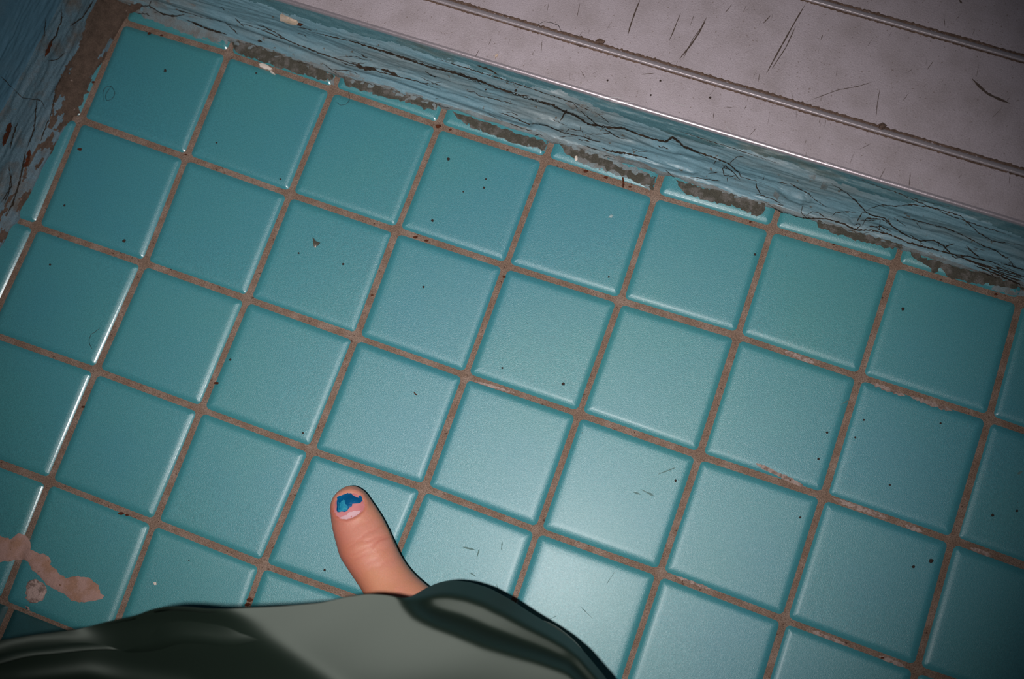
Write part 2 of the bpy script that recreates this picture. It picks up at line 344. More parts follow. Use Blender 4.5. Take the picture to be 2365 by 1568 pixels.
cr = [
 ([(720, 73), (770, 85), (814, 95), (860, 110), (907, 124), (951, 140), (995, 155), (1045, 166), (1100, 183), (1150, 203), (1213, 224), (1279, 243), (1304, 257), (1326, 264), (1359, 286), (1408, 294), (1441, 296), (1474, 309), (1507, 320), (1538, 326), (1554, 316), (1584, 340), (1623, 355), (1656, 366), (1683, 377), (1708, 399), (1709, 407), (1735, 415), (1766, 423)], 4.2),
 ([(1295, 278), (1304, 262), (1310, 252)], 4), ([(1315, 230), (1342, 256), (1375, 285), (1430, 318), (1450, 322)], 2), ([(1330, 240), (1380, 262), (1410, 285)], 1.5),
 ([(1389, 340), (1405, 348), (1452, 355), (1502, 367)], 4), ([(1235, 285), (1265, 290), (1304, 307), (1348, 315), (1389, 330)], 2), ([(1304, 307), (1315, 297), (1346, 302), (1348, 315)], 1.6), ([(1341, 290), (1341, 301)], 1.5), ([(1240, 283), (1222, 287), (1190, 272), (1150, 258)], 2),
 ([(1683, 377), (1704, 360), (1720, 361)], 1.5), ([(1680, 379), (1669, 389), (1672, 403), (1691, 407), (1702, 401)], 1.7), ([(1680, 408), (1679, 419)], 1.4), ([(1746, 421), (1749, 436), (1759, 450)], 2), ([(1760, 417), (1766, 407)], 1.5), ([(1601, 408), (1640, 415), (1664, 417)], 1.7), ([(1656, 366), (1648, 380)], 1.5),
 ([(1916, 421), (1957, 446), (1979, 465), (2001, 490), (2020, 499), (2042, 502), (2061, 522), (2086, 539), (2108, 550), (2127, 556), (2155, 554), (2180, 567), (2196, 586), (2237, 591), (2292, 605), (2347, 627)], 2.6),
 ([(1995, 490), (2012, 479), (2039, 472), (2067, 476), (2100, 472), (2155, 479), (2218, 498), (2259, 536), (2292, 556), (2342, 564), (2365, 567)], 2.0),
 ([(2070, 498), (2108, 506), (2144, 516), (2182, 525), (2223, 542), (2265, 564), (2300, 578), (2328, 597), (2347, 616)], 2.0),
 ([(1764, 465), (1806, 490), (1852, 503), (1907, 505), (1951, 517), (1976, 531), (2014, 531), (2058, 542), (2100, 561), (2144, 572), (2199, 586), (2251, 605), (2365, 640)], 3.2),
 ([(1979, 512), (1990, 492), (1998, 490)], 2), ([(1990, 523), (2001, 503), (2040, 506), (2058, 520)], 2), ([(1976, 531), (1988, 520), (1984, 515), (1972, 520)], 2), ([(2033, 506), (2030, 530)], 1.6), ([(2000, 524), (2034, 522), (2060, 535)], 2),
 ([(1860, 500), (1875, 488), (1892, 492), (1910, 505)], 1.8), ([(1921, 500), (1930, 490), (1960, 488), (1982, 492)], 1.5), ([(1855, 470), (1850, 490), (1862, 503)], 1.6), ([(1745, 447), (1765, 452), (1790, 462), (1805, 470)], 1.6),
 ([(2127, 556), (2125, 566), (2150, 575)], 1.7), ([(2179, 580), (2185, 568), (2205, 562)], 2), ([(2196, 586), (2206, 596), (2232, 590)], 2), ([(2165, 555), (2170, 570)], 1.5),
 ([(2210, 590), (2270, 612), (2330, 640), (2370, 652)], 3), ([(2250, 612), (2300, 632), (2370, 662)], 3), ([(2290, 612), (2370, 640)], 2.6), ([(2230, 600), (2290, 622), (2370, 646)], 2.2), ([(2310, 606), (2370, 624)], 2.2), ([(2260, 625), (2330, 655), (2370, 668)], 2.5),
 ([(1045, 166), (1075, 178), (1105, 190), (1112, 197)], 1.4), ([(1070, 209), (1098, 212), (1104, 220), (1150, 230), (1195, 242)], 1.6), ([(1100, 150), (1130, 160), (1152, 173)], 3), ([(600, 55), (640, 78), (660, 90)], 2), ([(595, 93), (606, 96)], 5), ([(1850, 300), (1990, 345)], 1), 
 ([(550, 52), (600, 67), (680, 100), (760, 130), (830, 152), (900, 172), (960, 186), (1020, 207)], 2.2), ([(820, 148), (835, 155), (850, 158), (870, 160)], 7), ([(880, 160), (900, 166), (920, 175)], 6),
 ([(290, 12), (345, 14), (380, 34), (420, 36)], 2.2), ([(345, 14), (350, 0)], 2), ([(370, 28), (400, 38), (430, 32)], 2), ([(430, 45), (480, 66), (525, 80)], 4), ([(400, 20), (470, 40), (520, 50)], 1.6),
 ([(690, 62), (708, 66), (722, 70)], 1.4), ([(1560, 300), (1700, 345), (1800, 378)], 1.2), ([(860, 110), (1000, 150), (1100, 178)], 1.2), ([(1000, 133), (1200, 195), (1400, 262)], 1.6), ([(2060, 440), (2200, 500), (2340, 545)], 1.4), ([(1960, 405), (2100, 455), (2200, 480)], 1.2)]
for pl, wd in cr: ribbon(tb, pl, wd, 2, 0.0002, [B_trim], rough=.45, step=3.5, jit=.5)
for k in range(70):     # short hairline cracks following the paint
    x = rng.uniform(300, 2330); yb = 0.303*x-190+rng.uniform(50, 135)
    L = rng.uniform(12, 60); a = math.atan(.31)+rng.normal(0, .22)
    ribbon(tb, [(x, yb), (x+L/2*math.cos(a), yb+L/2*math.sin(a)+rng.normal(0, 3)), (x+L*math.cos(a), yb+L*math.sin(a))], rng.uniform(1, 2), 2, 0.0002, [B_trim], rough=.5, step=4, jit=.4)
bare = [[(533, 92), (590, 103), (640, 122), (700, 143), (772, 176), (760, 187), (700, 174), (650, 158), (600, 141), (545, 120)],
 [(787, 178), (850, 190), (900, 205), (960, 222), (1012, 240), (1008, 255), (950, 241), (880, 222), (800, 199)],
 [(1045, 257), (1100, 275), (1150, 293), (1200, 310), (1265, 326), (1258, 345), (1200, 333), (1150, 317), (1100, 298), (1060, 275)],
 [(1290, 330), (1350, 346), (1400, 366), (1450, 392), (1515, 408), (1512, 438), (1490, 430), (1450, 412), (1400, 388), (1345, 372), (1300, 350)],
 [(1560, 416), (1600, 428), (1650, 438), (1720, 458), (1768, 470), (1764, 490), (1748, 500), (1720, 488), (1700, 478), (1650, 466), (1590, 450), (1572, 436)],
 [(1888, 508), (1930, 522), (2000, 543), (2070, 560), (2092, 570), (2060, 576), (2000, 561), (1930, 540), (1890, 526)],
 [(2098, 578), (2150, 600), (2250, 625), (2350, 655), (2370, 668), (2300, 660), (2240, 652), (2190, 640), (2172, 618), (2158, 632), (2140, 612), (2110, 596)]]
for po in bare: decal(tb, po, 3, 0.0003, None, amp=2.0, inner=7, edge_off=0.00005)
# grey paint smeared out over the cut tiles
for po in [[(540, 116), (640, 150), (760, 190), (772, 196), (770, 176), (640, 125), (540, 92)],
           [(800, 196), (900, 224), (1005, 254), (1012, 240), (900, 208), (800, 180)],
           [(1150, 318), (1210, 335), (1258, 350), (1262, 330), (1180, 308)], [(1310, 355), (1330, 372), (1400, 398), (1470, 418), (1500, 440), (1515, 410), (1400, 360), (1320, 335)],
           [(330, 14), (420, 48), (500, 78), (525, 92), (525, 105), (470, 92), (400, 66), (330, 40)], [(2300, 655), (2365, 672), (2365, 684), (2330, 680), (2290, 665)]]:
    decal(tb, po, 4, 0.00018, None, amp=2.2, inner=9, edge_off=0.00004)
for po in [[(1305, 238), (1340, 240), (1380, 250), (1400, 262), (1375, 272), (1345, 262), (1325, 255)], [(1868, 405), (1885, 402), (1882, 418), (1868, 420)], [(1900, 420), (1915, 420), (1908, 440), (1894, 436)], [(2180, 490), (2195, 486), (2192, 498)], [(1790, 440), (1800, 452), (1796, 462), (1786, 452)]]:
    decal(tb, po, 1, 0.00022, [B_trim], amp=1.5, inner=6, edge_off=0.00004)
trim = tag(tb.build('trim_1', [M_paint, M_greypaint, M_crack, M_bare, M_greypaint, M_paint2]), 'cracked pale blue painted riser under the metal sill', kind='structure')

# ------------------------------------------------------------------ metal sill on top of the riser
ZM = 0.035; YE = 0.0182
root = bpy.data.objects.new('metal_sill', None); C.objects.link(root); root.location = (0.25, YE, ZM)
tag(root, 'scratched grey metal sill plate with two long ribs above the cracked blue riser', 'metal sill')
def loc(mb):
    mb.v = [(a-0.25, b_-YE, c-ZM) for a, b_, c in mb.v]; return mb
pb = MB(); r = 0.0012
prof = [(YE+.006, ZM-.0040), (YE+.002, ZM-.0038)]+[(YE+r-r*math.cos(a), ZM-r+r*math.sin(a)) for a in np.linspace(-math.pi/2, math.pi/2, 13)]
nlip = len(prof)
prof += [(YE+r+.0006, ZM), (YE+.006, ZM), (.03, ZM), (.0365, ZM), (.041, ZM), (.06, ZM), (.0825, ZM), (.088, ZM), (.12, ZM), (.2, ZM), (.34, ZM)]
XP = np.linspace(-0.03, 0.56, 200)
G = np.array([[(x, y, z+0.00012*fb1(x*12, y*20, 2)) for (y, z) in prof] for x in XP])
pb.grid(G, 0, mif=lambda i, j: 1 if j < nlip else 0, flip=True)
B_plate = pb.bvh(); SURF.append(B_plate); SP = [B_plate]
# dirt bands lying along both ribs
def yband(y0, half, off, seed, amp):
    rows = []
    for x in np.linspace(-0.03, 0.56, 700):
        a = half*(0.55+0.35*noise.noise(Vector((x*60, seed, 0)))+amp*noise.noise(Vector((x*900, seed, 1))))
        b2 = half*(0.55+0.35*noise.noise(Vector((x*60, seed, 4)))+amp*noise.noise(Vector((x*900, seed, 7))))
        rows.append([(x, y0-abs(a), ZM+off), (x, y0, ZM+off+.00025), (x, y0+abs(b2), ZM+off)])
    pb.grid(np.array(rows), 2, flip=True)
RY = [.0389, .0853]
for k, y in enumerate(RY):
    yband(y-.0014, .0009, .00012, 3+k, .7); yband(y+.0016, .0011, .00012, 13+k, .8)
for pl, wd in [([(1478, 0), (1468, 25), (1455, 62), (1450, 82)], 3), ([(1860, 10), (1835, 52), (1800, 115), (1770, 170)], 3.0), ([(1838, 60), (1815, 110), (1782, 160)], 2), ([(1632, 40), (1615, 75), (1595, 105), (1568, 138)], 3.2), ([(1630, 50), (1600, 90), (1578, 135)], 1.5),
               ([(1572, 30), (1560, 60), (1552, 80), (1545, 95)], 1.8), ([(2245, 182), (2262, 200), (2280, 216), (2300, 226), (2332, 239)], 5.5), ([(2032, 205), (2026, 240), (2023, 272)], 1.6), ([(1870, 232), (1935, 208), (1980, 200), (2020, 188)], 1.3), ([(1780, 36), (1762, 55)], 1.8), ([(1410, 55), (1403, 66)], 1.5), ([(1480, 172), (1510, 170)], 1.5), ([(1675, 247), (1692, 249)], 1.6), ([(2215, 0), (2222, 8)], 5), ([(1690, 10), (1675, 30)], 1.2), ([(1900, 80), (1896, 92)], 2)]:
    ribbon(pb, pl, wd, 3, 0.00012, SP, rough=.3, step=5)
for k in range(70):
    x = rng.uniform(1100, 2365); y = rng.uniform(0, max(20, .303*x-215)); L = rng.uniform(8, 34); a = math.radians(105+rng.normal(0, 22))
    if y < .303*x-215: ribbon(pb, [(x, y), (x+L*math.cos(a), y+L*math.sin(a))], rng.uniform(.6, 1.1), 3, 0.0001, SP, rough=.5, step=6)
for pl in [[(1388, 232), (1455, 238)], [(1375, 225), (1440, 226)], [(1400, 238), (1468, 236)], [(1550, 235), (1590, 247)], [(1675, 290), (1690, 308)], [(2130, 430), (2140, 444)], [(1900, 371), (1925, 384)], [(2120, 405), (2135, 438)], [(1085, 85), (1100, 80)], [(1750, 268), (1760, 280)]]:
    ribbon(pb, pl, 1.6, 4, 0.00012, SP, rough=.3)
loc(pb).build('plate', [M_metal, M_lip, M_dirt, M_scr, M_scrl], root)
for k, y in enumerate(RY):
    rb = MB(); hw = .0013; hh = .0011
    pr = [(y-hw, ZM-.0001)]+[(y-hw+.00015, ZM+.0006), (y-hw+.0004, ZM+.0009), (y-hw+.0007, ZM+.00095), (y+.0003, ZM+.0007), (y+hw-.0003, ZM+.0003), (y+hw, ZM-.0001)]
    rb.grid(np.array([[(x, a, b_+.00008*fb1(x*200, 1, k)) for a, b_ in pr] for x in np.linspace(-.03, .56, 400)]), 0, flip=True)
    if k == 0: SURF.append(rb.bvh())
    loc(rb).build('rib', M_rib, root)

# ------------------------------------------------------------------ left wall with crusty foot
WPROF = np.array([(.0035, -.0012), (.0025, .0008), (-.001, .0018), (-.004, .0036), (-.0062, .0068), (-.0072, .011), (-.0078, .016), (-.0086, .021), (-.0100, .024), (-.0104, .03), (-.0104, .045), (-.0104, .07), (-.0104, .12), (-.0104, .4), (-.0104, 1.2)])
wl = np.concatenate([[0], np.cumsum(np.hypot(*np.diff(WPROF, axis=0).T))])
wt = np.concatenate([np.linspace(0, .06, 110), np.linspace(.065, .13, 12), [.2, .4, .8, 1.2]])
WX = np.interp(wt, wl, WPROF[:, 0]); WZ = np.interp(wt, wl, WPROF[:, 1])
for _ in range(3): WX[1:100] = (WX[0:99]+2*WX[1:100]+WX[2:101])/4; WZ[1:100] = (WZ[0:99]+2*WZ[1:100]+WZ[2:101])/4
YY = np.linspace(-.48, .34, 900); G = np.zeros((len(YY), len(wt), 3))
for a, y in enumerate(YY):
    base = -.0055+.075*min(y, .03) if y > -.16 else -.0175
    foot = .0016*fb1(y*60, 4, 4, 4)
    for t, s in enumerate(wt):
        k = 1 if s < .05 else max(0, 1-(s-.05)/.05)
        d = (.0006*fb1(y*25, s*160, 21)+.0005*fb1(y*120, s*500, 31)+.0009*max(0, fb1(y*35, s*260, 41)))*k*(min(1, t/6))
        G[a, t] = (base+WX[t]+d*.8+(foot*(1-t/20) if t < 20 else 0), y, WZ[t]+d*.5*(1 if s < .02 else 0))
wb = MB()
def wm(i, j):
    y = YY[i]; s = wt[j]
    top = .0085+.005*fb1(y*40, 2, 9)+max(0, (y+.07)*.09)
    if s < top and fb1(y*110, s*300, 5) > -.25+(.35 if y < -.06 else 0): return 1
    if s > .034: return 2
    return 0
wb.grid(G, 0, mif=wm, flip=False)
B_wall = wb.bvh(); SURF.append(B_wall)
for pl, wd in [([(142, 20), (140, 50), (128, 82), (118, 95), (106, 118), (103, 132)], 3), ([(118, 95), (112, 110), (104, 130)], 7), ([(24, 282), (15, 310), (6, 338)], 9), ([(68, 345), (66, 360), (62, 378), (50, 388)], 9), ([(40, 282), (30, 310), (22, 345)], 3), ([(85, 225), (78, 300), (60, 345)], 2.5), ([(130, 205), (118, 260), (92, 330)], 2.5), ([(30, 205), (50, 225), (95, 232), (104, 250)], 1.5), ([(60, 345), (45, 420), (30, 470), (14, 500)], 4), ([(20, 380), (26, 430), (8, 470)], 2.5), ([(0, 470), (20, 440), (26, 400)], 2), ([(160, 60), (190, 40), (215, 0)], 3), ([(110, 140), (130, 138), (150, 120)], 2), ([(0, 175), (30, 205)], 1.3), ([(105, 40), (100, 90)], 1.2)]:
    ribbon(wb, pl, wd, 4 if wd > 6 else 3, .0003, [B_wall], rough=.4, step=4, jit=.5)
tag(wb.build('wall_left', [M_wallfoot, M_grime, M_wallp, M_crack, M_rust]), 'dark blue painted wall with crusty grimy foot at left', kind='structure')
# grime packed into the corner, a child of the floor
b = MB()
decal(b, [(225, 0), (330, 12), (290, 40), (262, 62), (240, 110), (212, 178), (190, 235), (176, 268), (145, 262), (150, 215), (160, 170), (190, 90), (205, 30)], 0, .0004, None, amp=3, inner=9, edge_off=.0001)
for k in range(26):
    x = rng.uniform(60, 330); 
    pass
o = b.build('corner_grime', M_grime, floor); o['label'] = 'brown grime caked in the floor corner'
# ------------------------------------------------------------------ small things lying about
def lofted_hair(name, pts, rad, label, z=0.0004, group=None):
    n = 40; P = np.array(pts, float); t = np.linspace(0, 1, len(P)); T = np.linspace(0, 1, n)
    # Catmull-like smoothing
    X = np.interp(T, t, P[:, 0]); Y = np.interp(T, t, P[:, 1])
    for _ in range(4): X[1:-1] = (X[:-2]+X[1:-1]*2+X[2:])/4; Y[1:-1] = (Y[:-2]+Y[1:-1]*2+Y[2:])/4
    pts3 = []
    for k in range(n):
        l, nn = hit(X[k], Y[k]); pts3.append(l+nn*(z+.0003*math.sin(k*.35)**2))
    mb = MB(); c0 = pts3[n//2].copy(); G = np.zeros((n, 7, 3))
    for k in range(n):
        d = (pts3[min(k+1, n-1)]-pts3[max(k-1, 0)]).normalized(); a = d.cross(Vector((0, 0, 1))).normalized(); c = a.cross(d)
        rr = rad*(1 if 3 < k < n-4 else .6)
        for q_ in range(7):
            an = q_/6*2*math.pi; G[k, q_] = pts3[k]+a*rr*math.cos(an)+c*rr*math.sin(an)-c0
    mb.grid(G, 0); o = mb.build(name, M_hair); o.location = c0
    tag(o, label, 'hair', group); return o
lofted_hair('hair', [(240, 232), (238, 212), (248, 198), (262, 203), (268, 218), (258, 232), (246, 234), (244, 222), (252, 208), (258, 200)], .00009, 'tiny curled loop of hair on the top left floor tile')
lofted_hair('hair', [(778, 237), (786, 244), (798, 243), (806, 236), (808, 222), (804, 210)], .00009, 'thin curved hair under the second grout crossing beside the blue riser')
lofted_hair('hair', [(213, 806), (206, 790), (210, 774), (222, 766), (232, 758)], .00009, 'short bent hair on the dark tile near the left frame edge')
lofted_hair('hair', [(1240, 64), (1246, 56), (1258, 51), (1275, 54), (1290, 60), (1296, 72)], .00011, 'arched hair lying across the first rib of the metal sill')
lofted_hair('hair', [(436, 1294), (440, 1296)], .00012, 'short dark hair stub on the tile above the left trouser edge')

def flake(name, poly, m, label, th=.0006, cat='paint flake', group=None):
    b = MB(); P = ragged(poly, .5, 4); c = P.mean(0); l0, n0 = hit(*c)
    top = []; bot = []
    for p in P:
        l, nn = hit(*p); top.append(l+nn*(th+.0002)-l0); bot.append(l+nn*.0001-l0)
    n = len(P); ctr = n0*(th*1.35+.0002)
    V = top+bot+[ctr]; Fc = [(i, (i+1) % n, 2*n) for i in range(n)]+[(i, n+i, n+(i+1) % n, (i+1) % n) for i in range(n)]+[tuple(range(n, 2*n))]
    b.add(V, Fc, 0); o = b.build(name, m, smooth=False); o.location = l0; tag(o, label, cat, group); return o
flake('paint_flake', [(600, 150), (606, 148), (618, 152), (630, 160), (626, 164), (612, 161), (602, 156)], M_white, 'small white oval flake lying on the top grout line', .0009)
flake('paint_flake', [(624, 164), (630, 168), (636, 174), (631, 172), (625, 168)], M_white, 'thin white sliver beside the white oval flake', .0005)
flake('paint_flake', [(650, 31), (664, 37), (686, 47), (690, 53), (676, 52), (660, 47), (648, 42)], M_cream, 'cream paint flake stuck on the upper blue riser', .001)
flake('paint_flake', [(690, 52), (702, 55), (696, 58), (688, 56)], M_rust, 'small rusty chip at the tip of the cream flake', .0006)
flake('paint_flake', [(1328, 362), (1333, 361), (1334, 370), (1329, 373)], M_white, 'bright white speck stuck in the dark patch at the riser foot', .0009)
flake('paint_flake', [(1404, 503), (1411, 496), (1416, 498), (1413, 504)], M_greyflake, 'pale grey triangular flake on a tile near the riser', .0004)
flake('paint_flake', [(722, 549), (728, 556), (740, 561), (734, 568), (726, 572), (724, 562)], M_bare, 'dark grey ragged flake near the middle of a tile', .0004)
flake('paint_flake', [(727, 570), (731, 568), (729, 573)], M_white, 'tiny white tip beside the dark grey flake', .0005)
flake('paint_flake', [(955, 905), (961, 909), (964, 913), (959, 912)], M_rust, 'small reddish flake on the tile above the toe', .0004)
flake('paint_flake', [(355, 1345), (361, 1344), (362, 1350), (357, 1351)], M_white, 'small pale crumb on the blue tile above the left trouser edge', .0004, 'crumb')
flake('dirt_twig', [(1437, 409), (1441, 409), (1442, 425), (1440, 434), (1437, 433), (1438, 422)], M_rust, 'rusty splinter standing across the grout below the riser', .0007, 'splinter')
flake('paint_flake', [(1143, 129), (1150, 126), (1150, 130), (1144, 137)], M_cream, 'curled cream flake on the metal sill near its shiny edge', .0007)
flake('lint_clump', [(1375, 97), (1385, 92), (1397, 98), (1392, 103), (1380, 102)], M_dirt, 'dark lint clump against the first rib of the sill', .0012, 'lint')
flake('lint_clump', [(2026, 291), (2036, 286), (2046, 293), (2040, 300), (2030, 298)], M_dirt, 'round dirt clump on the first rib toward the right', .0014, 'lint')
flake('dirt_pellet', [(1189, 207), (1193, 205), (1194, 209), (1190, 210)], M_crumb, 'dark dot of dirt on the riser under the long crack', .0004, 'crumb')
CR = [(1118, 434, 3), (1036, 368, 4), (1122, 414, 2.5), (648, 414, 2.5), (592, 169, 2.5), (382, 164, 4), (287, 557, 4.5), (149, 475, 3), (116, 611, 3), (532, 831, 3), (700, 1000, 2.5), (793, 610, 3), (999, 510, 3.5), (978, 663, 3), (1301, 887, 4), (1070, 443, 2), (750, 1316, 3),
      (2150, 1295, 5), (2109, 1309, 3.5), (2292, 1190, 3.5), (1995, 970, 2.5), (1975, 1010, 2.5), (1890, 1060, 3), (1910, 999, 3), (1848, 1195, 2.5), (2172, 978, 2.5), (2085, 714, 4), (2055, 1120, 2.5), (1743, 588, 3), (1406, 640, 2.5), (1640, 226, 3), (1525, 187, 2.5), (1503, 220, 2.5), (1403, 186, 2.5), (1122, 206, 2.5), (690, 585, 2.5), (1160, 850, 2.5), (500, 330, 2.5), (1560, 1110, 3), (2348, 1180, 3)]
src = None
for (x, y, r) in CR:
    l, nn = hit(x, y)
    if src is None:
        bm = bmesh.new(); bmesh.ops.create_icosphere(bm, subdivisions=2, radius=1)
        for v in bm.verts: v.co *= 1+.35*noise.noise(v.co*1.7); v.co.z *= .6
        me = bpy.data.meshes.new('dirt_crumb'); bm.to_mesh(me); bm.free(); me.materials.append(M_crumb)
        src = bpy.data.objects.new('dirt_crumb', me); C.objects.link(src); o = src
    else:
        o = src.copy(); C.objects.link(o)
    rr = r*.000175; o.scale = (rr*1.1, rr*.9, rr); o.location = l+nn*rr*.5; o.rotation_euler = (0, 0, x)
    on_sill = l.z > .03; on_riser = .003 < l.z <= .03
    if on_sill: tag(o, 'tiny dark crumb of dirt resting on the grey metal sill', 'crumb', 'crumbs on the metal sill')
    elif on_riser: tag(o, 'tiny dark crumb of dirt stuck to the blue riser', 'crumb', 'crumbs on the riser')
    else: tag(o, 'tiny dark crumb of dirt lying on the turquoise floor tiles', 'crumb', 'crumbs on the floor tiles')

# ------------------------------------------------------------------ the person: foot, leg and trouser leg
person = bpy.data.objects.new('person', None); C.objects.link(person)
p0 = Vector(atz(1150, 1700, 0)); person.location = (p0.x, p0.y, STEP)
tag(person, 'person with chipped blue nail polish on the bare big toe and dark green satin trousers', 'person')
def sec_loft(mb, secs, nseg=28, cap=True, power=2.3, flat=0.75):
    """secs: (center xyz, half width, half height, axis dir) -> closed tube."""
    n = len(secs); G = np.zeros((n, nseg+1, 3))
    cs = [Vector(s[0]) for s in secs]
    for k, (c, hw, hh) in enumerate([(s[0], s[1], s[2]) for s in secs]):
        d = (cs[min(k+1, n-1)]-cs[max(k-1, 0)]).normalized()
        up = Vector((0, 0, 1)) if abs(d.z) < .85 else Vector((0, 1, 0))
        sd = d.cross(up).normalized(); u = sd.cross(d)
        for q_ in range(nseg+1):
            a = q_/nseg*2*math.pi; ca, sa = math.cos(a), math.sin(a)
            ex = math.copysign(abs(ca)**(2/power), ca); ey = math.copysign(abs(sa)**(2/power), sa)
            if sa < 0: ey *= flat
            G[k, q_] = cs[k]+sd*hw*ex+u*hh*ey
    o = len(mb.v); mb.grid(G, 0)
    for k, rev in ((0, True), (n-1, False)):
        ring = [o+k*(nseg+1)+q_ for q_ in range(nseg)]
        mb.f.append(tuple(ring[::-1] if rev else ring)); mb.mi.append(0)
def dens(secs, m):
    A = np.array([[*s[0], s[1], s[2]] for s in secs], float); t = np.linspace(0, 1, len(A)); T = np.linspace(0, 1, m)
    B = np.stack([np.interp(T, t, A[:, i]) for i in range(5)], 1)
    for _ in range(3): B[1:-1] = (B[:-2]+2*B[1:-1]+B[2:])/4
    return [((r[0], r[1], r[2]), r[3], r[4]) for r in B]
PX = .000174
body_parts = []
def part(secs, m=40, **k):
    mb = MB(); sec_loft(mb, dens(secs, m), **k); body_parts.append(mb)
def tz_(px, py, z): return tuple(atz(px, py, z))
toe = [(800.5, 1127, 5, .0075, .002), (802, 1131, 22, .0077, .0042), (804, 1138, 33, .0080, .0058), (807, 1150, 43, .0083, .0071), (811, 1168, 49.5, .0086, .0080), (816, 1186, 55, .0089, .0084),
       (822, 1203, 58.5, .0092, .0087), (829, 1220, 61.5, .0094, .0090), (842, 1251, 63.5, .0098, .0097), (857, 1283, 62.5, .0100, .0100), (874, 1312, 59.5, .0102, .0100), (889, 1336, 59, .0106, .0103), (908, 1366, 63, .0112, .0108), (935, 1410, 80, .0130, .0125), (965, 1470, 105, .015, .015), (1010, 1560, 110, .018, .018)]
part([(tz_(x, y, z), hw*PX, hh) for x, y, hw, z, hh in toe], 70, power=2.15, flat=.95)
# forefoot, heel, ankle and shin
part([(tz_(1060, 1450, .012), .014, .010), (tz_(1085, 1520, .015), .034, .015), (tz_(1130, 1620, .022), .042, .022), (tz_(1200, 1760, .030), .038, .030), (tz_(1280, 1920, .036), .034, .036), (tz_(1340, 2060, .034), .031, .034), (tz_(1400, 2180, .028), .026, .027), (tz_(1430, 2230, .026), .012, .014)], 40, power=2.3, flat=.97)
for (bx, by, tx, tyy) in [(1040, 1520, 1058, 1408), (1110, 1540, 1140, 1436), (1180, 1570, 1215, 1475), (1245, 1610, 1278, 1520)]:
    part([(tz_(tx, tyy, .005), .002, .002), (tz_(tx*.96+bx*.04, tyy*.96+by*.04, .0065), .0062, .0058), (tz_(tx*.7+bx*.3, tyy*.7+by*.3, .0088), .0075, .0078), (tz_(bx, by, .012), .0085, .0095)], 24, power=2.1, flat=.95)
ank = Vector(atz(1330, 2040, .05)); knee = ank+Vector((-.03, -.09, .33))
part([(tuple(ank.lerp(knee, t)), a, b_) for t, a, b_ in [(0, .030, .034), (.12, .030, .033), (.25, .033, .036), (.5, .046, .048), (.7, .052, .054), (.9, .049, .05), (1, .047, .048)]], 40, power=2.0, flat=1)
allb = MB()
for mb in body_parts: allb.add(mb.v, mb.f, 0)
tmp = allb.build('body', M_skin)
rm = tmp.modifiers.new('r', 'REMESH'); rm.mode = 'VOXEL'; rm.voxel_size = 0.0008; rm.use_smooth_shade = True
sm = tmp.modifiers.new('s', 'SMOOTH'); sm.iterations = 8; sm.factor = .5
dg = bpy.context.evaluated_depsgraph_get(); me = bpy.data.meshes.new_from_object(tmp.evaluated_get(dg))
bpy.data.objects.remove(tmp)
me.name = 'body'
# carve skin creases and the nail bed on the big toe
def proj(p):
    c = RCV @ (S @ (np.array(p)-CAM)); return c[0]/c[2]*F+W/2, c[1]/c[2]*F+H/2
NAIL = [(770, 1166), (771, 1180), (776, 1190), (786, 1198.5), (801, 1201), (817, 1196), (830, 1188), (839, 1179), (843, 1168), (839.5, 1156), (833, 1146), (824, 1140), (812, 1136.5), (798, 1139), (785, 1145), (775, 1154)]
ax0 = np.array([800., 1126.]); ax1 = np.array([905., 1368.]); axd = (ax1-ax0)/np.linalg.norm(ax1-ax0); axn = np.array([-axd[1], axd[0]])
me.update(); nv = len(me.vertices)
CO = np.zeros(nv*3); me.vertices.foreach_get('co', CO); CO = CO.reshape(-1, 3)
NO = np.zeros(nv*3); me.vertices.foreach_get('normal', NO); NO = NO.reshape(-1, 3)
q = (CO-CAM)@S.T@RCV.T; VX = q[:, 0]/q[:, 2]*F+W/2; VY = q[:, 1]/q[:, 2]*F+H/2
sel = (VX > 740) & (VX < 1000) & (VY > 1110) & (VY < 1400) & (NO[:, 2] > .15)
dn = pdist(VX, VY, NAIL+[NAIL[0]]); ins = np.zeros(nv, bool)
for (xa, ya), (xb, yb) in zip(NAIL, NAIL[1:]+[NAIL[0]]):
    ins ^= ((ya > VY) != (yb > VY)) & (VX < (xb-xa)*(VY-ya)/(yb-ya+1e-9)+xa)
sv = (VX-ax0[0])*axd[0]+(VY-ax0[1])*axd[1]; nn_ = (VX-ax0[0])*axn[0]+(VY-ax0[1])*axn[1]
D = np.where(sv < 105, np.where(ins, -.00045*np.minimum(1, dn/4), .00040*np.exp(-((dn-5)/4.5)**2)), 0)
RU = np.where((sv < 90) & ~ins, .45*np.exp(-((dn-1)/3.5)**2)*np.where(sv > 30, 1, .3), 0)
for (s0, k, wd, dep, ext) in [(118, 3, 3.0, .00022, 45), (133, -5, 2.6, .00028, 48), (146, 2, 2.6, .0003, 50), (152, 9, 2.4, .00025, 50), (163, -3, 2.8, .00018, 45), (178, 4, 3, .00012, 40), (196, 0, 4, .00012, 40), (92, 0, 3, .0001, 35)]:
    sc_ = s0+k*np.sin(nn_/22)+1.5*np.sin(nn_/7+s0); gq = np.exp(-((sv-sc_)/wd)**2)*np.exp(-(nn_/ext)**4)
    D -= 1.1*dep*gq; RU += 900*dep*gq
D += .0005*np.exp(-((sv-140)/24)**2); RU += .40*np.maximum(0, (nn_-28)/30)
D = np.where(sel, D, 0); RU = np.where(sel, RU, 0)
me.vertices.foreach_set('co', (CO+NO*D[:, None]).ravel())
me.polygons.foreach_set('use_smooth', [True]*len(me.polygons)); me.update()
at = me.attributes.new('ruddy', 'FLOAT', 'POINT'); at.data.foreach_set('value', np.clip(RU, 0, 1).tolist())
